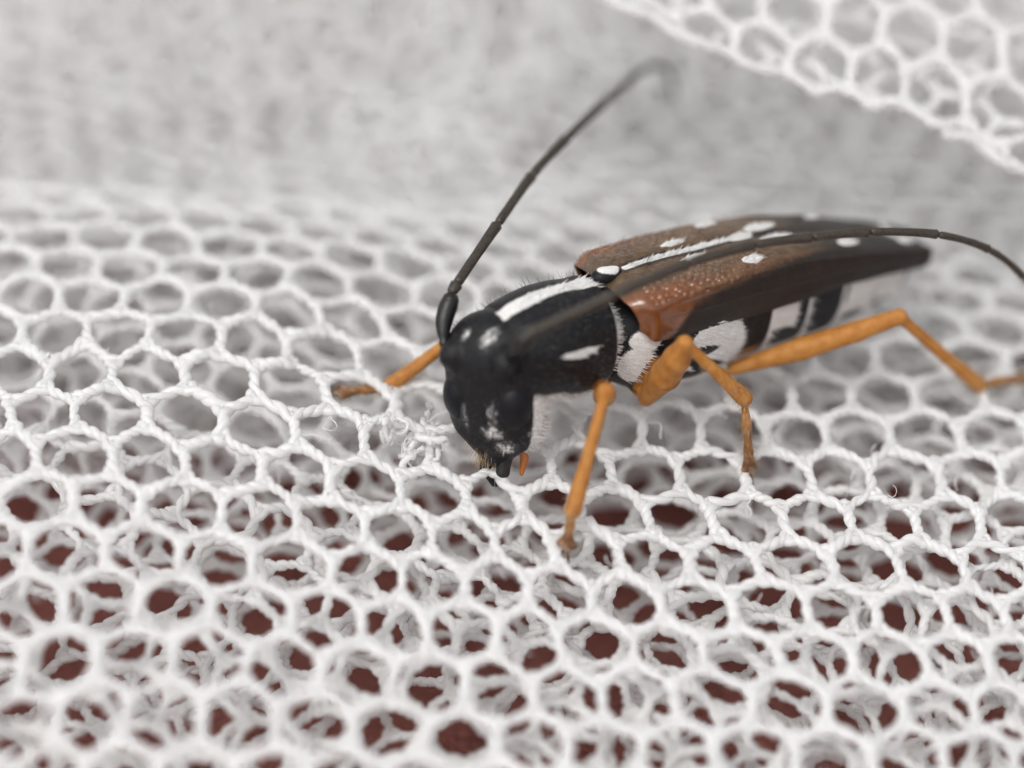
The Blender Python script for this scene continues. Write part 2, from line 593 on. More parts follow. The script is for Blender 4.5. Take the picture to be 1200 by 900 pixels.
# ---------------------------------------------------------------- beetle frame
a, b, c = [math.radians(x) for x in (31.28, 7.10, 5.15)]
RB = (np.stack([np.array([-math.cos(a), -math.sin(a), 0]), np.array([math.sin(a), -math.cos(a), 0]), np.array([0, 0, 1.0])], 1)
      @ np.array([[math.cos(b), 0, -math.sin(b)], [0, 1, 0], [math.sin(b), 0, math.cos(b)]])
      @ np.array([[1, 0, 0], [0, math.cos(c), -math.sin(c)], [0, math.sin(c), math.cos(c)]]))
TB = np.array([1.656, 1.271, 0.44])
BASE = np.array([-1.5, 0.0, -2.4])            # point under the body, in beetle coordinates
beetle = link('longhorn_beetle', None)
mw = np.eye(4)
mw[:3, :3] = RB
mw[:3, 3] = RB @ BASE + TB
beetle.matrix_world = Matrix(mw.tolist())
beetle.empty_display_size = 1.0
tag(beetle, 'black and brown longhorn beetle with white spots and orange legs on the net', 'beetle')


def to_local(P):                              # world -> beetle coordinates
    return (P - TB) @ RB


# ---------------------------------------------------------------- distance-field modelling
def ell(cn, r, rot=None):
    cn, r = np.array(cn, float), np.array(r, float)
    R = np.eye(3) if rot is None else rot
    ext = np.sqrt(((R * r) ** 2).sum(1))

    def f(p):
        q = (p - cn) @ R
        k0 = np.sqrt(((q / r) ** 2).sum(-1))
        k1 = np.sqrt(((q / r ** 2) ** 2).sum(-1))
        return k0 * (k0 - 1) / np.maximum(k1, 1e-6)
    return f, cn - ext, cn + ext


def cone(p0, p1, r0, r1, flat=None):
    p0, p1 = np.array(p0, float), np.array(p1, float)
    d = p1 - p0
    L2 = d @ d

    def f(p):
        q = p - p0
        t = np.clip((q @ d) / L2, 0, 1)
        return np.linalg.norm(q - t[..., None] * d, axis=-1) - (r0 + (r1 - r0) * t)
    R = max(r0, r1)
    return f, np.minimum(p0, p1) - R, np.maximum(p0, p1) + R


def loft(xs, ry, rzt, rzb, zc, p=2.2):
    xs = np.array(xs, float)
    o = np.argsort(xs)
    tab = [np.array(q, float)[o] for q in (xs, ry, rzt, rzb, zc)]

    def f(q):
        x = q[..., 0]
        # smooth the piecewise tables by averaging three samples
        def g(k):
            return (np.interp(x, tab[0], tab[k]) * 2 + np.interp(x - 0.07, tab[0], tab[k]) + np.interp(x + 0.07, tab[0], tab[k])) / 4
        y_, t_, b_, c_ = g(1), g(2), g(3), g(4)
        z = q[..., 2] - c_
        rz = np.where(z > 0, t_, b_)
        k = (np.abs(q[..., 1] / np.maximum(y_, 0.02)) ** p + np.abs(z / np.maximum(rz, 0.02)) ** p) ** (1 / p)
        d = (k - 1) * np.minimum(y_, rz) * 0.9
        dx = np.maximum(tab[0][0] - x, x - tab[0][-1])
        return np.maximum(d, dx)
    m = max(max(rzt), max(rzb)) + max(abs(v) for v in zc)
    return f, np.array([xs.min(), -max(ry), -m]), np.array([xs.max(), max(ry), m])


def sdf_mesh(prims, lo, hi, h, smooth_it=2):
    """prims: list of ((f, lo, hi), k). Smooth union sampled on a grid, meshed as surface nets."""
    lo, hi = np.array(lo, float), np.array(hi, float)
    n = np.ceil((hi - lo) / h).astype(int) + 1
    F = np.full(n, 0.6, np.float32)
    ax = [lo[i] + np.arange(n[i]) * h for i in range(3)]
    for (f, a0, a1), k in prims:
        pad = max(0.12, k * 1.3)
        s = [slice(max(0, int((a0[i] - pad - lo[i]) / h)), min(n[i], int((a1[i] + pad - lo[i]) / h) + 2)) for i in range(3)]
        if any(q.stop <= q.start for q in s):
            continue
        G = np.stack(np.meshgrid(ax[0][s[0]], ax[1][s[1]], ax[2][s[2]], indexing='ij'), -1)
        d = f(G).astype(np.float32)
        cur = F[s[0], s[1], s[2]]
        hh = np.clip(0.5 + 0.5 * (cur - d) / k, 0, 1)
        F[s[0], s[1], s[2]] = cur * (1 - hh) + d * hh - k * hh * (1 - hh)
    S = F < 0
    cells = np.zeros(n - 1, np.int8)
    for i in (0, 1):
        for j in (0, 1):
            for k in (0, 1):
                cells += S[i:n[0] - 1 + i, j:n[1] - 1 + j, k:n[2] - 1 + k]
    act = np.argwhere((cells > 0) & (cells < 8))
    idx = np.full(n - 1, -1, np.int32)
    idx[tuple(act.T)] = np.arange(len(act))
    pos = np.zeros((len(act), 3))
    num = np.zeros(len(act))
    cor = [(i, j, k) for i in (0, 1) for j in (0, 1) for k in (0, 1)]
    val = {q: F[act[:, 0] + q[0], act[:, 1] + q[1], act[:, 2] + q[2]] for q in cor}
    for q in cor:
        for axi in range(3):
            if q[axi] == 0:
                q2 = list(q)
                q2[axi] = 1
                va, vb = val[q], val[tuple(q2)]
                cr = (va < 0) != (vb < 0)
                t = np.where(cr, va / np.where(va == vb, 1, va - vb), 0)
                pt = np.array(q, float)[None].repeat(len(act), 0)
                pt[:, axi] += t
                pos += pt * cr[:, None]
                num += cr
    V = lo + (act + pos / num[:, None]) * h
    quads = []
    for axi in range(3):
        o1, o2 = [(1, 2), (2, 0), (0, 1)][axi]
        sl0, sl1 = [slice(None)] * 3, [slice(None)] * 3
        sl0[axi], sl1[axi] = slice(0, -1), slice(1, None)
        ch = np.argwhere(S[tuple(sl0)] != S[tuple(sl1)])
        ch = ch[(ch[:, o1] > 0) & (ch[:, o2] > 0) & (ch[:, o1] < n[o1] - 1) & (ch[:, o2] < n[o2] - 1)]
        d1, d2 = np.zeros(3, int), np.zeros(3, int)
        d1[o1], d2[o2] = 1, 1
        q = np.stack([idx[tuple((ch - d1 - d2).T)], idx[tuple((ch - d2).T)], idx[tuple(ch.T)], idx[tuple((ch - d1).T)]], 1)
        flip = ~S[tuple(ch.T)]
        q[flip] = q[flip][:, ::-1]
        quads.append(q)
    Q = np.concatenate(quads)
    Q = Q[(Q >= 0).all(1)]
    for _ in range(smooth_it):
        s, m = np.zeros_like(V), np.zeros(len(V))
        for i, j in ((0, 1), (1, 2), (2, 3), (3, 0)):
            for x, y in ((i, j), (j, i)):
                for ax_ in range(3):
                    s[:, ax_] += np.bincount(Q[:, x], V[Q[:, y], ax_], len(V))
                m += np.bincount(Q[:, x], minlength=len(V))
        V = 0.45 * V + 0.55 * s / m[:, None]
    return V, Q


def vnormals(V, Q):
    fn = np.cross(V[Q[:, 2]] - V[Q[:, 0]], V[Q[:, 3]] - V[Q[:, 1]])
    N_ = np.zeros_like(V)
    for k in range(4):
        for ax_ in range(3):
            N_[:, ax_] += np.bincount(Q[:, k], fn[:, ax_], len(V))
    return norm(N_)


# ---------------------------------------------------------------- head frame
hy, hp, hr = math.radians(31), math.radians(3), math.radians(8)
HC = np.array([2.22, -0.05, -0.60])
RH = (np.array([[math.cos(hy), -math.sin(hy), 0], [math.sin(hy), math.cos(hy), 0], [0, 0, 1]])
      @ np.array([[math.cos(hp), 0, math.sin(hp)], [0, 1, 0], [-math.sin(hp), 0, math.cos(hp)]])
      @ np.array([[1, 0, 0], [0, math.cos(hr), -math.sin(hr)], [0, math.sin(hr), math.cos(hr)]]))


def H(x, y, z):
    return HC + RH @ np.array([x, y, z], float)


def hell(c_, r_):
    return ell(H(*c_), r_, RH)


# ---------------------------------------------------------------- body and legs, one skin
LEGS = {
    'FL': [(0.22, 0.60, -1.15), (1.03, 1.75, -0.28), (1.93, 2.30, -2.24), (2.02, 2.36, -2.60), (2.11, 2.42, -2.98)],
    'FR': [(0.45, -0.58, -0.98), (1.74, -1.65, -0.38), (3.20, -2.34, -1.82), (3.66, -2.45, -1.78), (4.22, -2.60, -1.80)],
    'ML': [(-0.66, 0.74, -1.40), (-0.52, 1.90, 0.40), (-1.76, 2.26, -0.88), (-1.86, 2.36, -1.62), (-2.00, 2.45, -2.69)],
    'MR': [(-0.62, -0.72, -1.35), (-1.10, -1.75, -0.70), (-2.0, -2.1, -2.0), (-2.3, -2.2, -2.2), (-2.8, -2.35, -2.3)],
    'HL': [(-2.45, 0.70, -1.28), (-5.42, 2.15, -0.08), (-7.40, 2.60, -1.86), (-7.95, 2.70, -1.84), (-8.55, 2.82, -1.86)],
    'HR': [(-2.45, -0.70, -1.28), (-4.6, -1.45, -0.60), (-6.0, -1.8, -2.0), (-6.5, -1.9, -2.1), (-7.1, -2.0, -2.1)],
}
FEM = {'F': 0.20, 'M': 0.285, 'H': 0.225}
prims = []
# prothorax
prims.append((loft([0.14, 0.20, 0.34, 0.55, 0.9, 1.3, 1.75, 2.0, 2.16, 2.24],
                   [0.70, 0.92, 1.00, 1.01, 1.08, 1.11, 1.05, 1.00, 0.95, 0.70],
                   [0.75, 1.00, 1.05, 1.02, 1.05, 1.03, 0.94, 0.86, 0.80, 0.60],
                   [0.75, 0.98, 1.06, 1.10, 1.12, 1.08, 0.98, 0.90, 0.82, 0.60],
                   [-0.08] * 10, 2.15), 0.03))
# meso- and metathorax
prims.append((loft([-3.1, -2.9, -2.5, -1.8, -1.0, -0.45, -0.1, 0.12, 0.3],
                   [0.55, 0.85, 1.03, 1.12, 1.10, 1.00, 0.85, 0.72, 0.55],
                   [0.4, 0.5, 0.6, 0.6, 0.6, 0.6, 0.6, 0.55, 0.4],
                   [0.75, 1.05, 1.30, 1.42, 1.40, 1.30, 1.10, 0.90, 0.60],
                   [-0.05] * 9, 2.3), 0.05))
# abdomen: five sternites, each a little proud of the next
ax_ = np.linspace(-7.35, -2.3, 60)
seg = [-2.3, -3.35, -4.3, -5.2, -6.05, -7.1]
prof_y = np.interp(ax_, [-7.35, -7.2, -6.5, -5.0, -3.5, -2.3], [0.20, 0.48, 0.66, 0.85, 0.97, 1.02])
prof_b = np.interp(ax_, [-7.35, -7.1, -6.5, -5.0, -3.5, -2.3], [0.25, 0.78, 1.10, 1.30, 1.38, 1.36])
step = np.zeros_like(ax_)
for s0, s1 in zip(seg[:-1], seg[1:]):
    m_ = (ax_ <= s0) & (ax_ > s1)
    step[m_] = -0.05 + 0.06 * ((s0 - ax_[m_]) / (s0 - s1)) ** 0.6
prims.append((loft(ax_, prof_y + step, np.full(60, 0.42), prof_b + step, np.full(60, 0.02), 2.2), 0.04))
# head
prims.append((hell((-0.05, 0, 0.30), (0.80, 0.98, 0.98)), 0.04))
prims.append((hell((0.18, 0, -0.35), (0.60, 0.92, 1.00)), 0.20))
prims.append((hell((0.22, 0, -1.05), (0.44, 0.66, 0.55)), 0.18))
prims.append((hell((0.30, 0, -1.48), (0.25, 0.31, 0.26)), 0.12))
for s in (1, -1):
    prims.append((hell((0.05, s * 0.60, -0.75), (0.46, 0.34, 0.62)), 0.14))
    prims.append((hell((0.52, s * 0.52, 0.62), (0.27, 0.27, 0.30)), 0.12))
    prims.append((hell((0.66, s * 0.60, 0.62), (0.14, 0.14, 0.14)), 0.05))
# legs
leg_first = len(prims)
leg_pts = []
for key, J in LEGS.items():
    J = [np.array(q, float) for q in J]
    cx, kn, te, t2, ft = J
    fr = FEM[key[0]]
    ax0 = norm(kn - cx)
    side = norm(np.cross(ax0, norm(te - kn)))
    bow = np.cross(side, ax0)
    prims.append((ell(cx + np.array([0, -0.20 * np.sign(cx[1]), 0.18]), (0.22, 0.22, 0.22)), 0.08))
    m1, m2 = cx + (kn - cx) * 0.45 + bow * 0.05, cx + (kn - cx) * 0.75 + bow * 0.04
    prims.append((cone(cx, m1, fr * 0.55, fr), 0.05))
    prims.append((cone(m1, m2, fr, fr * 0.9), 0.06))
    prims.append((cone(m2, kn, fr * 0.9, 0.155), 0.06))
    ta = kn + (te - kn) * 0.09
    tm = kn + (te - kn) * 0.6 + bow * 0.02
    prims.append((cone(kn, ta, 0.15, 0.105), 0.05))
    prims.append((cone(ta, tm, 0.105, 0.125), 0.03))
    prims.append((cone(tm, te, 0.125, 0.165), 0.03))
    # tarsus: waisted segments and a two-lobed pad
    up = norm(np.cross(norm(ft - te), np.cross(np.array([0, 0, 1.0]), norm(ft - te))))
    sidet = norm(np.cross(norm(ft - te), np.array([0.1, 0.2, 1.0])))
    q0, q1, q2 = te + (t2 - te) * 0.15, te + (t2 - te) * 0.85, t2 + (ft - t2) * 0.40
    prims.append((cone(te, q0, 0.09, 0.06), 0.03))
    prims.append((cone(q0, q1, 0.06, 0.105), 0.03))
    prims.append((cone(q1, q2, 0.055, 0.105), 0.03))
    for s in (1, -1):
        prims.append((cone(q2, q2 + (ft - t2) * 0.30 + sidet * s * 0.11, 0.075, 0.08), 0.03))
    prims.append((cone(q2, ft, 0.045, 0.06), 0.02))
    leg_pts.append((key, cx, kn, te, t2, ft, sidet))

lo = [-9.0, -3.1, -3.2]
hi = [4.7, 3.2, 1.25]
BV, BQ = sdf_mesh(prims, lo, hi, 0.032)
BN = vnormals(BV, BQ)


def seg_dist(P, p0, p1):
    d = p1 - p0
    t = np.clip(((P - p0) @ d) / (d @ d), 0, 1)
    return np.linalg.norm(P - p0 - t[:, None] * d, axis=1), t


legm = np.zeros(len(BV))
tipm = np.zeros(len(BV))
for key, cx, kn, te, t2, ft, sidet in leg_pts:
    d, t = seg_dist(BV, cx, kn)
    legm = np.maximum(legm, (1 - sstep(FEM[key[0]] + 0.02, FEM[key[0]] + 0.09, d)) * np.maximum(sstep(0.02, 0.06, t), BV[:, 2] < cx[2] + 0.12))
    d, t = seg_dist(BV, kn, te)
    legm = np.maximum(legm, 1 - sstep(0.2, 0.26, d))
    tipm = np.maximum(tipm, 0.35 * (1 - sstep(0.12, 0.2, np.linalg.norm(BV - te, axis=1))))
    for p0, p1, a0, a1 in ((te, t2, 0.15, 0.55), (t2, ft, 0.55, 1.0)):
        d, t = seg_dist(BV, p0, p1)
        m_ = 1 - sstep(0.2, 0.28, d)
        legm = np.maximum(legm, m_)
        tipm = np.maximum(tipm, m_ * (a0 + (a1 - a0) * t))
x, y, z = BV.T
w = np.zeros(len(BV))
nz3 = Wob(5, 6.0, 3)
nzz = nz3(x, y, z)


def blob(cn, r, soft=0.35):
    q = np.sqrt((((BV - np.array(cn)) / np.array(r)) ** 2).sum(1))
    return 1 - sstep(1 - soft, 1 + soft, q)


pro = (x > 0.12) & (x < 2.26)
w = np.maximum(w, pro * (z > 0.3) * (1 - sstep(0.12, 0.20, abs(y + 0.01) - 0.05 * sstep(0.9, 0.2, x) + 0.02 * nzz)) * sstep(0.15, 0.25, x))
w = np.maximum(w, 0.9 * blob((1.15, 1.08, 0.18), (0.42, 0.3, 0.075)))                       # short side stripe
w = np.maximum(w, 0.75 * pro * (y > 0.55) * (1 - sstep(0.24, 0.32, x)) * (z > -0.5))        # hind rim
w = np.maximum(w, 0.62 * pro * (1 - sstep(-0.82, -0.52, z + 0.08 * nzz - 0.12 * (x - 1.0))) * (x < 2.0))       # underside fur
nzh = Wob(6, 16.0, 3)(x, y * 2.0, z)
for cn, rr_, a_ in (((0.42, -0.30, 1.02), (0.15, 0.12, 0.30), 0.47), ((0.45, 0.18, 1.05), (0.34, 0.16, 0.26), 0.51),
                    ((0.70, 0.28, -0.40), (0.30, 0.11, 0.42), 0.42), ((0.72, 0.22, -0.80), (0.30, 0.26, 0.22), 0.50),
                    ((0.60, 0.40, -1.12), (0.30, 0.24, 0.20), 0.48), ((0.70, -0.32, -0.55), (0.30, 0.12, 0.45), 0.38),
                    ((0.20, 0.88, -0.85), (0.30, 0.3, 0.30), 0.42)):
    w = np.maximum(w, a_ * blob(H(*cn), rr_, 0.75) * (1.0 + 0.22 * nzh))
# sides of the thorax
tho = (x < 0.12) & (x > -3.0)
w = np.maximum(w, tho * 0.95 * blob((-0.25, 0.95, -0.60), (0.36, 0.45, 0.50), 0.25))
w = np.maximum(w, tho * 0.95 * blob((-0.35, 1.0, 0.0), (0.30, 0.45, 0.22), 0.25))
band = blob((-1.95, 1.05, -0.55), (0.75, 0.5, 0.75), 0.18)
gap_ = 1 - sstep(0.08, 0.20, abs((z + 0.75) - 0.55 * (x + 1.7)) + 0.04 * nzz)
w = np.maximum(w, tho * np.maximum(band * (1 - gap_), 0))
darkspot = np.maximum(blob((-1.50, 1.0, -0.44), (0.52, 0.5, 0.12), 0.5), blob((-1.75, 1.0, -1.02), (0.50, 0.6, 0.20), 0.4))
w = np.maximum(w, tho * 0.85 * (1 - sstep(-1.18, -0.98, z + 0.05 * nzz)) * (x < -1.0))
w[tho & (x < -2.86)] *= 0.3
w = w * (1 - darkspot)
# abdomen
abd = x < -2.95
for x0, x1, z0, z1, s in ((-3.95, -3.38, -0.55, 0.1, 1.0), (-6.0, -5.35, -0.75, 0.1, 0.9), (-6.95, -6.15, -0.7, 0.1, 0.75)):
    w = np.maximum(w, abd * s * sstep(x0 - 0.08, x0 + 0.06, x) * (1 - sstep(x1 - 0.02, x1 + 0.12, x + 0.05 * nzz)) * sstep(z0 - 0.1, z0 + 0.1, z + 0.06 * nzz))
for xs in (-3.35, -4.3, -5.2, -6.05):
    w = np.maximum(w, abd * 0.85 * (1 - sstep(0.03, 0.08, abs(x - xs - 0.03))))
w = np.maximum(w, abd * 0.6 * (1 - sstep(-1.1, -0.85, z + 0.05 * nzz)) * (x > -4.3))
w = w * (1 - legm)
for s in (w,):
    s[legm > 0.2] = 0
body = link('body', mesh_np('body', BV - BASE, BQ, True, {'white': w, 'leg': legm, 'tip': tipm}), M_BODY, beetle)

# ---------------------------------------------------------------- eyes, mouthparts
for s in (1, -1):
    V, Q = sdf_mesh([(hell((0.38, s * 0.52, -0.28), (0.37, 0.37, 0.52)), 0.02), (hell((0.10, s * 0.80, 0.25), (0.24, 0.20, 0.28)), 0.15)],
                    H(0.1, s * 0.7, -0.1) - 1.1, H(0.1, s * 0.7, -0.1) + 1.1, 0.028)
    link('eye', mesh_np('eye', V - BASE, Q), M_EYE, beetle)
    V, Q = sdf_mesh([(cone(H(0.32, s * 0.20, -1.50), H(0.42, s * 0.17, -1.78), 0.15, 0.12), 0.02),
                     (cone(H(0.42, s * 0.17, -1.78), H(0.48, s * 0.03, -2.08), 0.12, 0.03), 0.06)],
                    H(0.4, 0, -1.8) - 0.7, H(0.4, 0, -1.8) + 0.7, 0.02)
    link('mandible', mesh_np('mandible', V - BASE, Q), M_SCAPE, beetle)
    V, Q = sdf_mesh([(cone(H(-0.02, s * 0.34, -1.40), H(0.0, s * 0.42, -1.66), 0.06, 0.07), 0.02),
                     (cone(H(0.0, s * 0.42, -1.66), H(0.10, s * 0.38, -1.96), 0.085, 0.045), 0.03)],
                    H(0.1, s * 0.45, -1.7) - 0.6, H(0.1, s * 0.45, -1.7) + 0.6, 0.02)
    link('palp', mesh_np('palp', V - BASE, Q), M_PALP, beetle)

# ---------------------------------------------------------------- elytra (wing cases)
EX = [0.10, 0.0, -0.25, -1.0, -2.5, -4.0, -5.2, -6.2, -6.9, -7.3, -7.55]
HWI = [0.95, 1.12, 1.24, 1.22, 1.16, 1.10, 0.99, 0.86, 0.74, 0.64, 0.52]
TOP = [0.86, 0.98, 1.06, 1.14, 1.18, 1.08, 0.86, 0.62, 0.42, 0.30, 0.22]
BOT = [0.30, 0.15, 0.06, 0.02, 0.02, 0.05, 0.06, 0.00, -0.10, -0.18, -0.16]


def cinterp(xq, xs, ys):
    xs, ys = np.array(xs)[::-1], np.array(ys)[::-1]
    s = sum(np.interp(xq + dx, xs, ys) for dx in (-0.16, -0.08, 0, 0.08, 0.16)) / 5
    return s


def elytron(sgn):
    nx, ny = 330, 130
    X = 0.10 - 7.50 * (np.linspace(0, 1, nx) ** 1.0)
    t = np.linspace(0, 1, ny)
    X2, T = np.meshgrid(X, t, indexing='ij')
    hw, tp, bt = cinterp(X2, EX, HWI), cinterp(X2, EX, TOP), cinterp(X2, EX, BOT)
    ss = np.array([0, 0.15, 0.35, 0.50, 0.58, 0.64, 0.70, 0.78, 0.90, 1.0])
    fy = np.array([0.0, 0.25, 0.58, 0.82, 0.93, 0.985, 1.0, 1.0, 0.985, 0.93])
    fz = np.array([0.97, 1.0, 0.985, 0.93, 0.86, 0.76, 0.64, 0.46, 0.20, 0.0])
    Ts = np.stack([np.clip(T + d, 0, 1) for d in (-0.03, -0.015, 0, 0.015, 0.03)])
    Yf, Zf = np.interp(Ts, ss, fy).mean(0), np.interp(Ts, ss, fz).mean(0)
    Yf = Yf - Yf[:, :1]
    Y = 0.012 + hw * Yf
    Z = bt + (tp - bt) * Zf
    # the tip is cut across with a spine on its outer corner
    tipx = sstep(-6.9, -7.5, X2)
    Xp = X2 + tipx * (0.22 * np.cos(T * math.pi) - 0.05) * 0.6 - 0.10 * sstep(-7.2, -7.55, X2) * np.exp(-((T - 0.62) / 0.07) ** 2)
    # front margin curves round the shoulder
    Xp = Xp - sstep(0.10, -0.35, -X2 * 0 + X2) * 0
    frontw = sstep(-0.6, 0.1, X2)
    Xp = Xp - frontw * (0.28 * sstep(0.45, 1.0, T) + 0.06 * (1 - sstep(0.0, 0.12, T)))
    V = np.stack([Xp, Y, Z], -1)
    nrm = norm(np.cross(np.gradient(V, axis=1), np.gradient(V, axis=0)))
    if nrm[nx // 2, ny // 3, 2] < 0:
        nrm = -nrm
    # relief: two ridges along the side, rows of pits fading to the rear, slight waviness
    ridge = 0.022 * np.exp(-((T - 0.60) / 0.018) ** 2) + 0.020 * np.exp(-((T - 0.76) / 0.022) ** 2) - 0.025 * np.exp(-((T - 0.685) / 0.03) ** 2)
    ridge *= sstep(-0.5, -1.5, X2)
    arc = T * 2.1
    r = np.random.default_rng(77)
    pit = np.zeros_like(X2)
    hgt = np.zeros_like(X2)
    for row, tr in enumerate(np.arange(0.10, 0.60, 0.055)):
        xp = -0.25 - r.uniform(0, 0.15)
        while xp > -5.6:
            fade = (1 - sstep(-1.6, -4.6, xp)) * (0.35 + 0.65 * float(sstep(0.12, 0.40, tr)))
            tt = tr + r.normal() * 0.013
            rad = 0.052 * r.uniform(0.65, 1.25)
            i0 = int((0.10 - xp) / 7.50 * (nx - 1))
            j0 = int(tt * (ny - 1))
            sl = (slice(max(0, i0 - 6), i0 + 7), slice(max(0, j0 - 8), j0 + 9))
            q = ((X2[sl] - xp) ** 2 + (arc[sl] - tt * 2.1) ** 2) / rad ** 2
            g = np.exp(-q * 1.4) * fade
            hgt[sl] -= 0.050 * g
            pit[sl] = np.maximum(pit[sl], g)
            xp -= r.uniform(0.12, 0.19)
    wav = 0.012 * Wob(8, 2.2)(X2, arc)
    V = V + nrm * (ridge + hgt + wav)[..., None]
    # colour fields
    nz = Wob(9 + (sgn < 0), 7.0)(X2, arc)
    lim = np.interp(X2, [-7.6, -5.2, -4.2, -2.5, -1.2, -0.7, 0.1], [0.0, 0.30, 0.50, 0.60, 0.72, 1.02, 1.3])
    dark = sstep(-0.08, 0.07, T - lim + 0.014 * nz)
    dark = np.maximum(dark, sstep(-3.4, -5.2, X2 + 0.12 * nz) * 0.92)
    dark = np.maximum(dark, (1 - sstep(0.070, 0.095, T)) * sstep(0.0, -0.6, X2) * 0.9)
    rust = sstep(-1.9, -0.4, X2) * sstep(0.30, 0.55, T) + 0.3 * sstep(0.4, 0.55, T)
    wht = np.zeros_like(X2)
    wht = np.maximum(wht, (1 - sstep(0.030, 0.044, T + 0.004 * nz)) * sstep(-0.25, -0.5, X2) * sstep(-3.25, -3.0, X2))
    for cx_, ct, rx, ra in ((-1.72, 0.17, 0.30, 0.10), (-2.78, 0.42, 0.25, 0.15), (-3.70, 0.14, 0.40, 0.16),
                            (-5.25, 0.36, 0.26, 0.20), (-6.95, 0.30, 0.20, 0.22), (-3.05, 0.03, 0.28, 0.10)):
        if sgn < 0 and cx_ < -5:
            rx, ra = rx * 0.5, ra * 0.4
        q = np.sqrt(((X2 - cx_) / rx) ** 2 + ((arc - ct * 2.1) / ra) ** 2) + 0.10 * nz
        wht = np.maximum(wht, 1 - sstep(0.72, 1.05, q))
    gloss = sstep(-4.6, -1.2, X2) * sstep(0.06, 0.3, T)
    V[..., 1] *= sgn
    idx = np.arange(nx * ny).reshape(nx, ny)
    F = np.stack([idx[:-1, :-1], idx[1:, :-1], idx[1:, 1:], idx[:-1, 1:]], -1).reshape(-1, 4)
    if sgn > 0:
        F = F[:, ::-1]
    me = mesh_np('elytron', V.reshape(-1, 3) - BASE, F, True,
                 {'dark': dark.ravel(), 'rust': rust.ravel(), 'white': wht.ravel(), 'gloss': gloss.ravel(), 'pit': pit.ravel()})
    o = link('elytron', me, M_ELY, beetle)
    so = o.modifiers.new('thickness', 'SOLIDIFY')
    so.thickness, so.offset = 0.05, -1.0
    return o, V, nrm * np.array([1, sgn, 1]), wht


ely = [elytron(1), elytron(-1)]
# scutellum: the small shield between the wing cases
V, Q = sdf_mesh([(ell((0.02, 0, 1.0), (0.26, 0.20, 0.16)), 0.02), (ell((-0.16, 0, 1.02), (0.20, 0.13, 0.13)), 0.05)],
                (-0.6, -0.5, 0.6), (0.5, 0.5, 1.4), 0.022)
sw = 1 - sstep(0.75, 1.15, np.sqrt(((V[:, 0] + 0.05) / 0.24) ** 2 + (V[:, 1] / 0.16) ** 2))
link('scutellum', mesh_np('scutellum', V - BASE, Q, True, {'white': sw, 'leg': sw * 0, 'tip': sw * 0}), M_BODY, beetle)

# ---------------------------------------------------------------- antennae
def catmull(P, n):
    P = np.array(P, float)
    P = np.concatenate([[2 * P[0] - P[1]], P, [2 * P[-1] - P[-2]]])
    out = []
    for i in range(1, len(P) - 2):
        t = np.linspace(0, 1, n, endpoint=False)[:, None]
        p0, p1, p2, p3 = P[i - 1:i + 3]
        out.append(0.5 * (2 * p1 + (p2 - p0) * t + (2 * p0 - 5 * p1 + 4 * p2 - p3) * t ** 2 + (3 * p1 - p0 - 3 * p2 + p3) * t ** 3))
    out.append(P[-2][None])
    return np.concatenate(out)


def tube_mesh(name, path, rad, K=14):
    path = np.array(path, float)
    # rounded ends
    V, F = tubes(path[None], np.array(rad)[None], np.broadcast_to(np.array([0.13, 0.31, 0.94]), path[None].shape), K)
    M_ = len(path)
    V = np.concatenate([V, path[:1], path[-1:]])
    n0 = M_ * K
    c0 = np.array([[j, n0, n0, (j + 1) % K] for j in range(K)])
    tris = [[(j + 1) % K, j, n0] for j in range(K)] + [[(M_ - 1) * K + j, (M_ - 1) * K + (j + 1) % K, n0 + 1] for j in range(K)]
    me = bpy.data.meshes.new(name)
    me.from_pydata(V.tolist(), [], F.tolist() + tris)
    me.polygons.foreach_set('use_smooth', [True] * len(me.polygons))
    me.update()
    return me


def antenna(scape_pts, joints, r_seg):
    """joints: beetle-coordinate points, one per segment end; the scape object carries the rest"""
    sp = catmull(scape_pts, 10)
    u = np.linspace(0, 1, len(sp))
    rs = np.interp(u, [0, 0.06, 0.14, 0.25, 0.5, 0.75, 0.9, 0.97, 1.0], [0.05, 0.10, 0.085, 0.12, 0.165, 0.175, 0.15, 0.10, 0.03])
    root = link('antenna', tube_mesh('antenna', sp - BASE, rs, 18), M_SCAPE, beetle)
    full = catmull(joints, 24)
    for i in range(len(joints) - 1):
        p = full[i * 24:(i + 1) * 24 + 1]
        u = np.linspace(0, 1, len(p))
        r0, r1 = r_seg[i], r_seg[i + 1]
        rr = (r0 + (r1 - r0) * u) * np.interp(u, [0, 0.03, 0.08, 0.5, 0.9, 0.965, 1.0], [0.5, 0.85, 0.92, 0.92, 1.08, 1.18, 0.7])
        link('antennal_segment', tube_mesh('antennal_segment', p - BASE, rr, 12), M_ANT, root)
    return root


antenna([(3.02, -0.62, -0.10), (2.86, -0.92, 0.28), (2.56, -1.14, 0.70)],
        [(2.56, -1.14, 0.70), (2.44, -1.22, 0.80), (1.09, -2.05, 1.37), (-0.17, -2.87, 1.78), (-1.40, -3.60, 2.01), (-2.92, -4.62, 2.06),
         (-4.42, -5.65, 2.02), (-5.5, -6.45, 1.75), (-6.35, -7.05, 1.2), (-6.8, -7.4, 0.5)],
        [0.10, 0.105, 0.098, 0.095, 0.092, 0.088, 0.082, 0.075, 0.068, 0.05])
antenna([(2.45, 0.62, 0.10), (2.59, 1.18, 0.77), (2.43, 1.31, 1.03)],
        [(2.43, 1.31, 1.03), (2.38, 1.37, 1.1), (0.89, 1.56, 1.56), (-0.68, 1.58, 1.85), (-2.04, 1.71, 1.98), (-3.22, 1.88, 1.96), (-4.38, 2.12, 1.93), (-5.8, 2.45, 1.72), (-6.94, 2.7, 1.27), (-7.71, 2.96, 0.63), (-8.13, 3.26, -0.0)],
        [0.10, 0.105, 0.10, 0.098, 0.094, 0.090, 0.086, 0.080, 0.074, 0.068, 0.05])

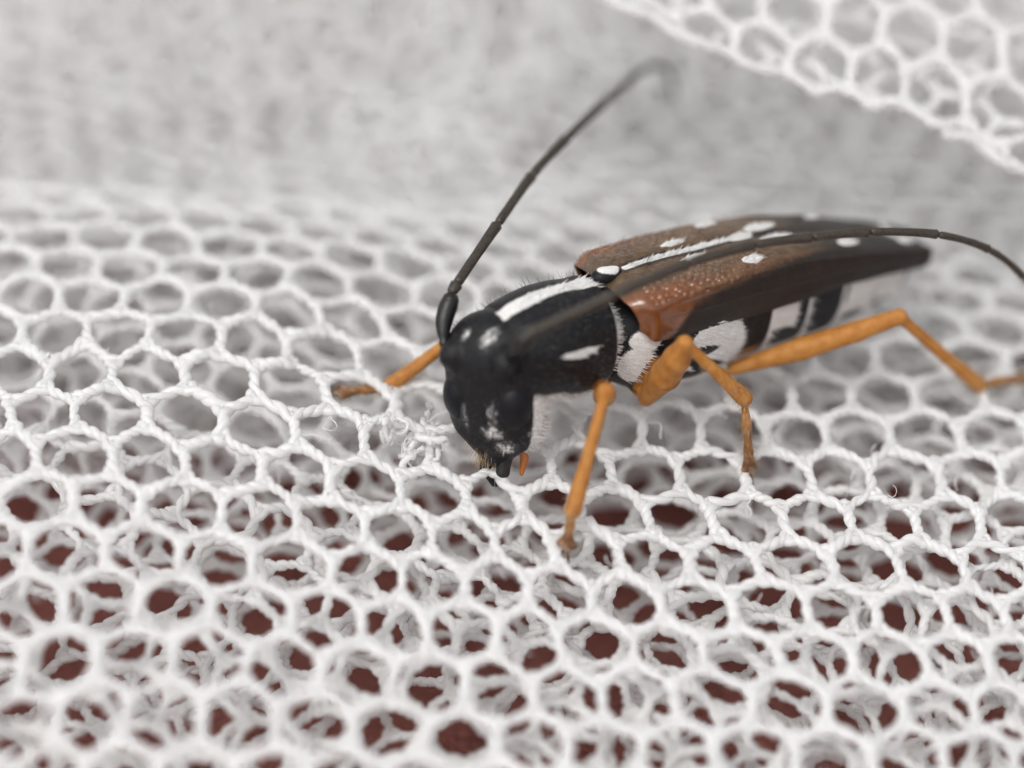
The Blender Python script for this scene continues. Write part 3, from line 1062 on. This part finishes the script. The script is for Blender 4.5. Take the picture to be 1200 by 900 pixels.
# ---------------------------------------------------------------- claws
for key, cx, kn, te, t2, ft, sidet in leg_pts:
    d = norm(ft - t2)
    for s in (1, -1):
        p = [ft - d * 0.03, ft + d * 0.07 + sidet * s * 0.05, ft + d * 0.15 + sidet * s * 0.085 - np.array([0, 0, 0.03]),
             ft + d * 0.18 + sidet * s * 0.09 - np.array([0, 0, 0.10])]
        pp = catmull(p, 4)
        link('claw', tube_mesh('claw', pp - BASE, np.linspace(0.042, 0.010, len(pp)), 8), M_CLAW, beetle)


# ---------------------------------------------------------------- bristles and pubescence
def blades(P, D, length, width, curve=0.25, seed=0):
    """thin tapered three-sided hairs rooted at P pointing along D"""
    n_ = len(P)
    r = np.random.default_rng(seed)
    D = norm(D)
    side = norm(np.cross(D, r.normal(size=(n_, 3))))
    L_ = (length * r.uniform(0.6, 1.25, n_))[:, None]
    mid = P + D * L_ * 0.55 + side * L_ * curve * 0.12
    tip = P + D * L_ + side * L_ * curve * 0.45
    path = np.stack([P - D * 0.015, mid, tip], 1)
    rad = width * np.array([1.0, 0.75, 0.15])[None] * r.uniform(0.8, 1.2, (n_, 1))
    return tubes(path, rad, np.repeat(side[:, None] + 0.01, 3, 1), 3)


def sample(V, prob, n_, seed):
    r = np.random.default_rng(seed)
    p = prob / prob.sum()
    return r.choice(len(V), n_, p=p)


r = np.random.default_rng(3)
# white fur
i = sample(BV, np.clip(w - 0.5, 0, 1), 7000, 1)
Pn = BV[i] + r.normal(size=(len(i), 3)) * 0.012
Dn = np.array([-1.0, 0, -0.25]) + BN[i] * 0.35 + r.normal(size=(len(i), 3)) * 0.22
hd = BV[i][:, 0] > 2.2
Dn[hd] = np.array([0, 0, -1.0]) + BN[i][hd] * 0.3 + r.normal(size=(hd.sum(), 3)) * 0.25
acc = Acc()
acc.add(*blades(Pn, Dn, 0.13, 0.0085, seed=5))
i = sample(BV, ((legm < 0.05) & (x > -0.1)).astype(float), 2600, 21)
dust = blades(BV[i], np.array([-1.0, 0, -0.2]) + BN[i] * 0.30 + r.normal(size=(len(i), 3)) * 0.25, 0.07, 0.0026, seed=22)
for o, V, nr, wh in ely:
    Vf, nf_, wf_ = V.reshape(-1, 3), nr.reshape(-1, 3), wh.ravel()
    i = sample(Vf, np.clip(wf_ - 0.4, 0, 1), 1300, 2)
    acc.add(*blades(Vf[i], np.array([-1.0, 0, 0]) + nf_[i] * 0.25 + r.normal(size=(len(i), 3)) * 0.2, 0.12, 0.0085, seed=6))
hw_ = link('white_fur', mesh_np('white_fur', np.concatenate(acc.V) - BASE, np.concatenate(acc.F)), M_WHAIR, beetle)
tag(hw_, kind='stuff')
hdu = link('grey_down', mesh_np('grey_down', dust[0] - BASE, dust[1]), M_DOWN, beetle)
tag(hdu, kind='stuff')
# dark standing bristles on the fore body and the bases of the wing cases
acc = Acc()
pr = ((x > 0.2) & (x < 3.2) & (z > -0.2) & (legm < 0.1) & (w < 0.3)).astype(float)
i = sample(BV, pr, 260, 11)
acc.add(*blades(BV[i], BN[i] + r.normal(size=(len(i), 3)) * 0.2 + np.array([0.1, 0, 0.1]), 0.17, 0.0036, seed=12))
for o, V, nr, wh in ely:
    Vf, nf_ = V.reshape(-1, 3), nr.reshape(-1, 3)
    i = sample(Vf, np.clip((Vf[:, 0] + 6.0) / 6, 0, 1) ** 1.5 * (Vf[:, 2] > 0.5), 190, 13)
    acc.add(*blades(Vf[i], nf_[i] + np.array([-0.45, 0, 0]) + r.normal(size=(len(i), 3)) * 0.2, 0.13, 0.0034, seed=14))
hb = link('bristle', mesh_np('bristle', np.concatenate(acc.V) - BASE, np.concatenate(acc.F)), M_HAIR, beetle)
tag(hb, kind='stuff')
# golden hairs on shins, feet and round the mouth
acc = Acc()
pl = np.zeros(len(BV))
for key, cx, kn, te, t2, ft, sidet in leg_pts:
    d, t = seg_dist(BV, kn, te)
    pl = np.maximum(pl, (d < 0.19) * (0.15 + t))
    d, t = seg_dist(BV, te, ft)
    pl = np.maximum(pl, (d < 0.22) * 1.6)
i = sample(BV, pl, 1500, 15)
acc.add(*blades(BV[i], BN[i] + r.normal(size=(len(i), 3)) * 0.25 + np.array([0, 0, -0.7]), 0.11, 0.0045, seed=16))
mo = np.clip(1 - np.linalg.norm((BV - H(0.5, -0.25, -1.45)) / np.array([0.45, 0.4, 0.35]), axis=1), 0, 1)
i = sample(BV, mo, 48, 17)
acc.add(*blades(BV[i], RH @ np.array([0.35, 0, -1.0]) + BN[i] * 0.4 + r.normal(size=(len(i), 3)) * 0.2, 0.24, 0.0045, seed=18))
hg = link('golden_hair', mesh_np('golden_hair', np.concatenate(acc.V) - BASE, np.concatenate(acc.F)), M_GHAIR, beetle)
tag(hg, kind='stuff')

# ---------------------------------------------------------------- snagged and loose fibres of the net
def filaments(cn, n_, spread, length, rad, seed):
    r = np.random.default_rng(seed)
    P0 = cn + r.normal(size=(n_, 3)) * spread
    d = norm(r.normal(size=(n_, 3)) * np.array([1, 1, 0.6]))
    pts = [P0]
    for k in range(11):
        d = norm(d + r.normal(size=(n_, 3)) * 0.55 + (cn - pts[-1]) * 0.35)
        pts.append(pts[-1] + d * (length / 11) * r.uniform(0.7, 1.3, (n_, 1)))
    path = np.stack(pts, 1)
    rr = rad * r.uniform(0.6, 1.5, (n_, 1)) * np.ones((1, 12))
    return tubes(path, rr, np.broadcast_to(np.array([0.2, 0.3, 0.93]), path.shape), 6)


acc = Acc()
for (u_, v_, n_, sp_, ln_, rd_) in ((-1.75, -0.05, 9, 0.14, 0.9, 0.055), (-1.75, -0.40, 6, 0.10, 0.7, 0.050), (-2.1, 0.15, 6, 0.12, 0.8, 0.050),
                                    (-1.7, 0.0, 12, 0.22, 1.2, 0.010)):
    p_ = surf_top(np.array([u_]), np.array([v_]))[0] + np.array([0, 0, 0.02])
    acc.add(*filaments(p_, n_, np.array([sp_, sp_, 0.04]), ln_, rd_, int(abs(u_) * 100)))
rs = np.random.default_rng(55)
for k in range(60):
    u_, v_ = rs.uniform(-9, 9), rs.uniform(-7, 5)
    p_ = surf_top(np.array([u_]), np.array([v_]))[0] + np.array([0, 0, 0.06])
    acc.add(*filaments(p_, 1, np.array([0.1, 0.1, 0.02]), rs.uniform(0.4, 1.1), 0.010, 200 + k))
lf = link('loose_fibre', acc.mesh('loose_fibre'), M_NET, net_top)
tag(lf, kind='stuff')
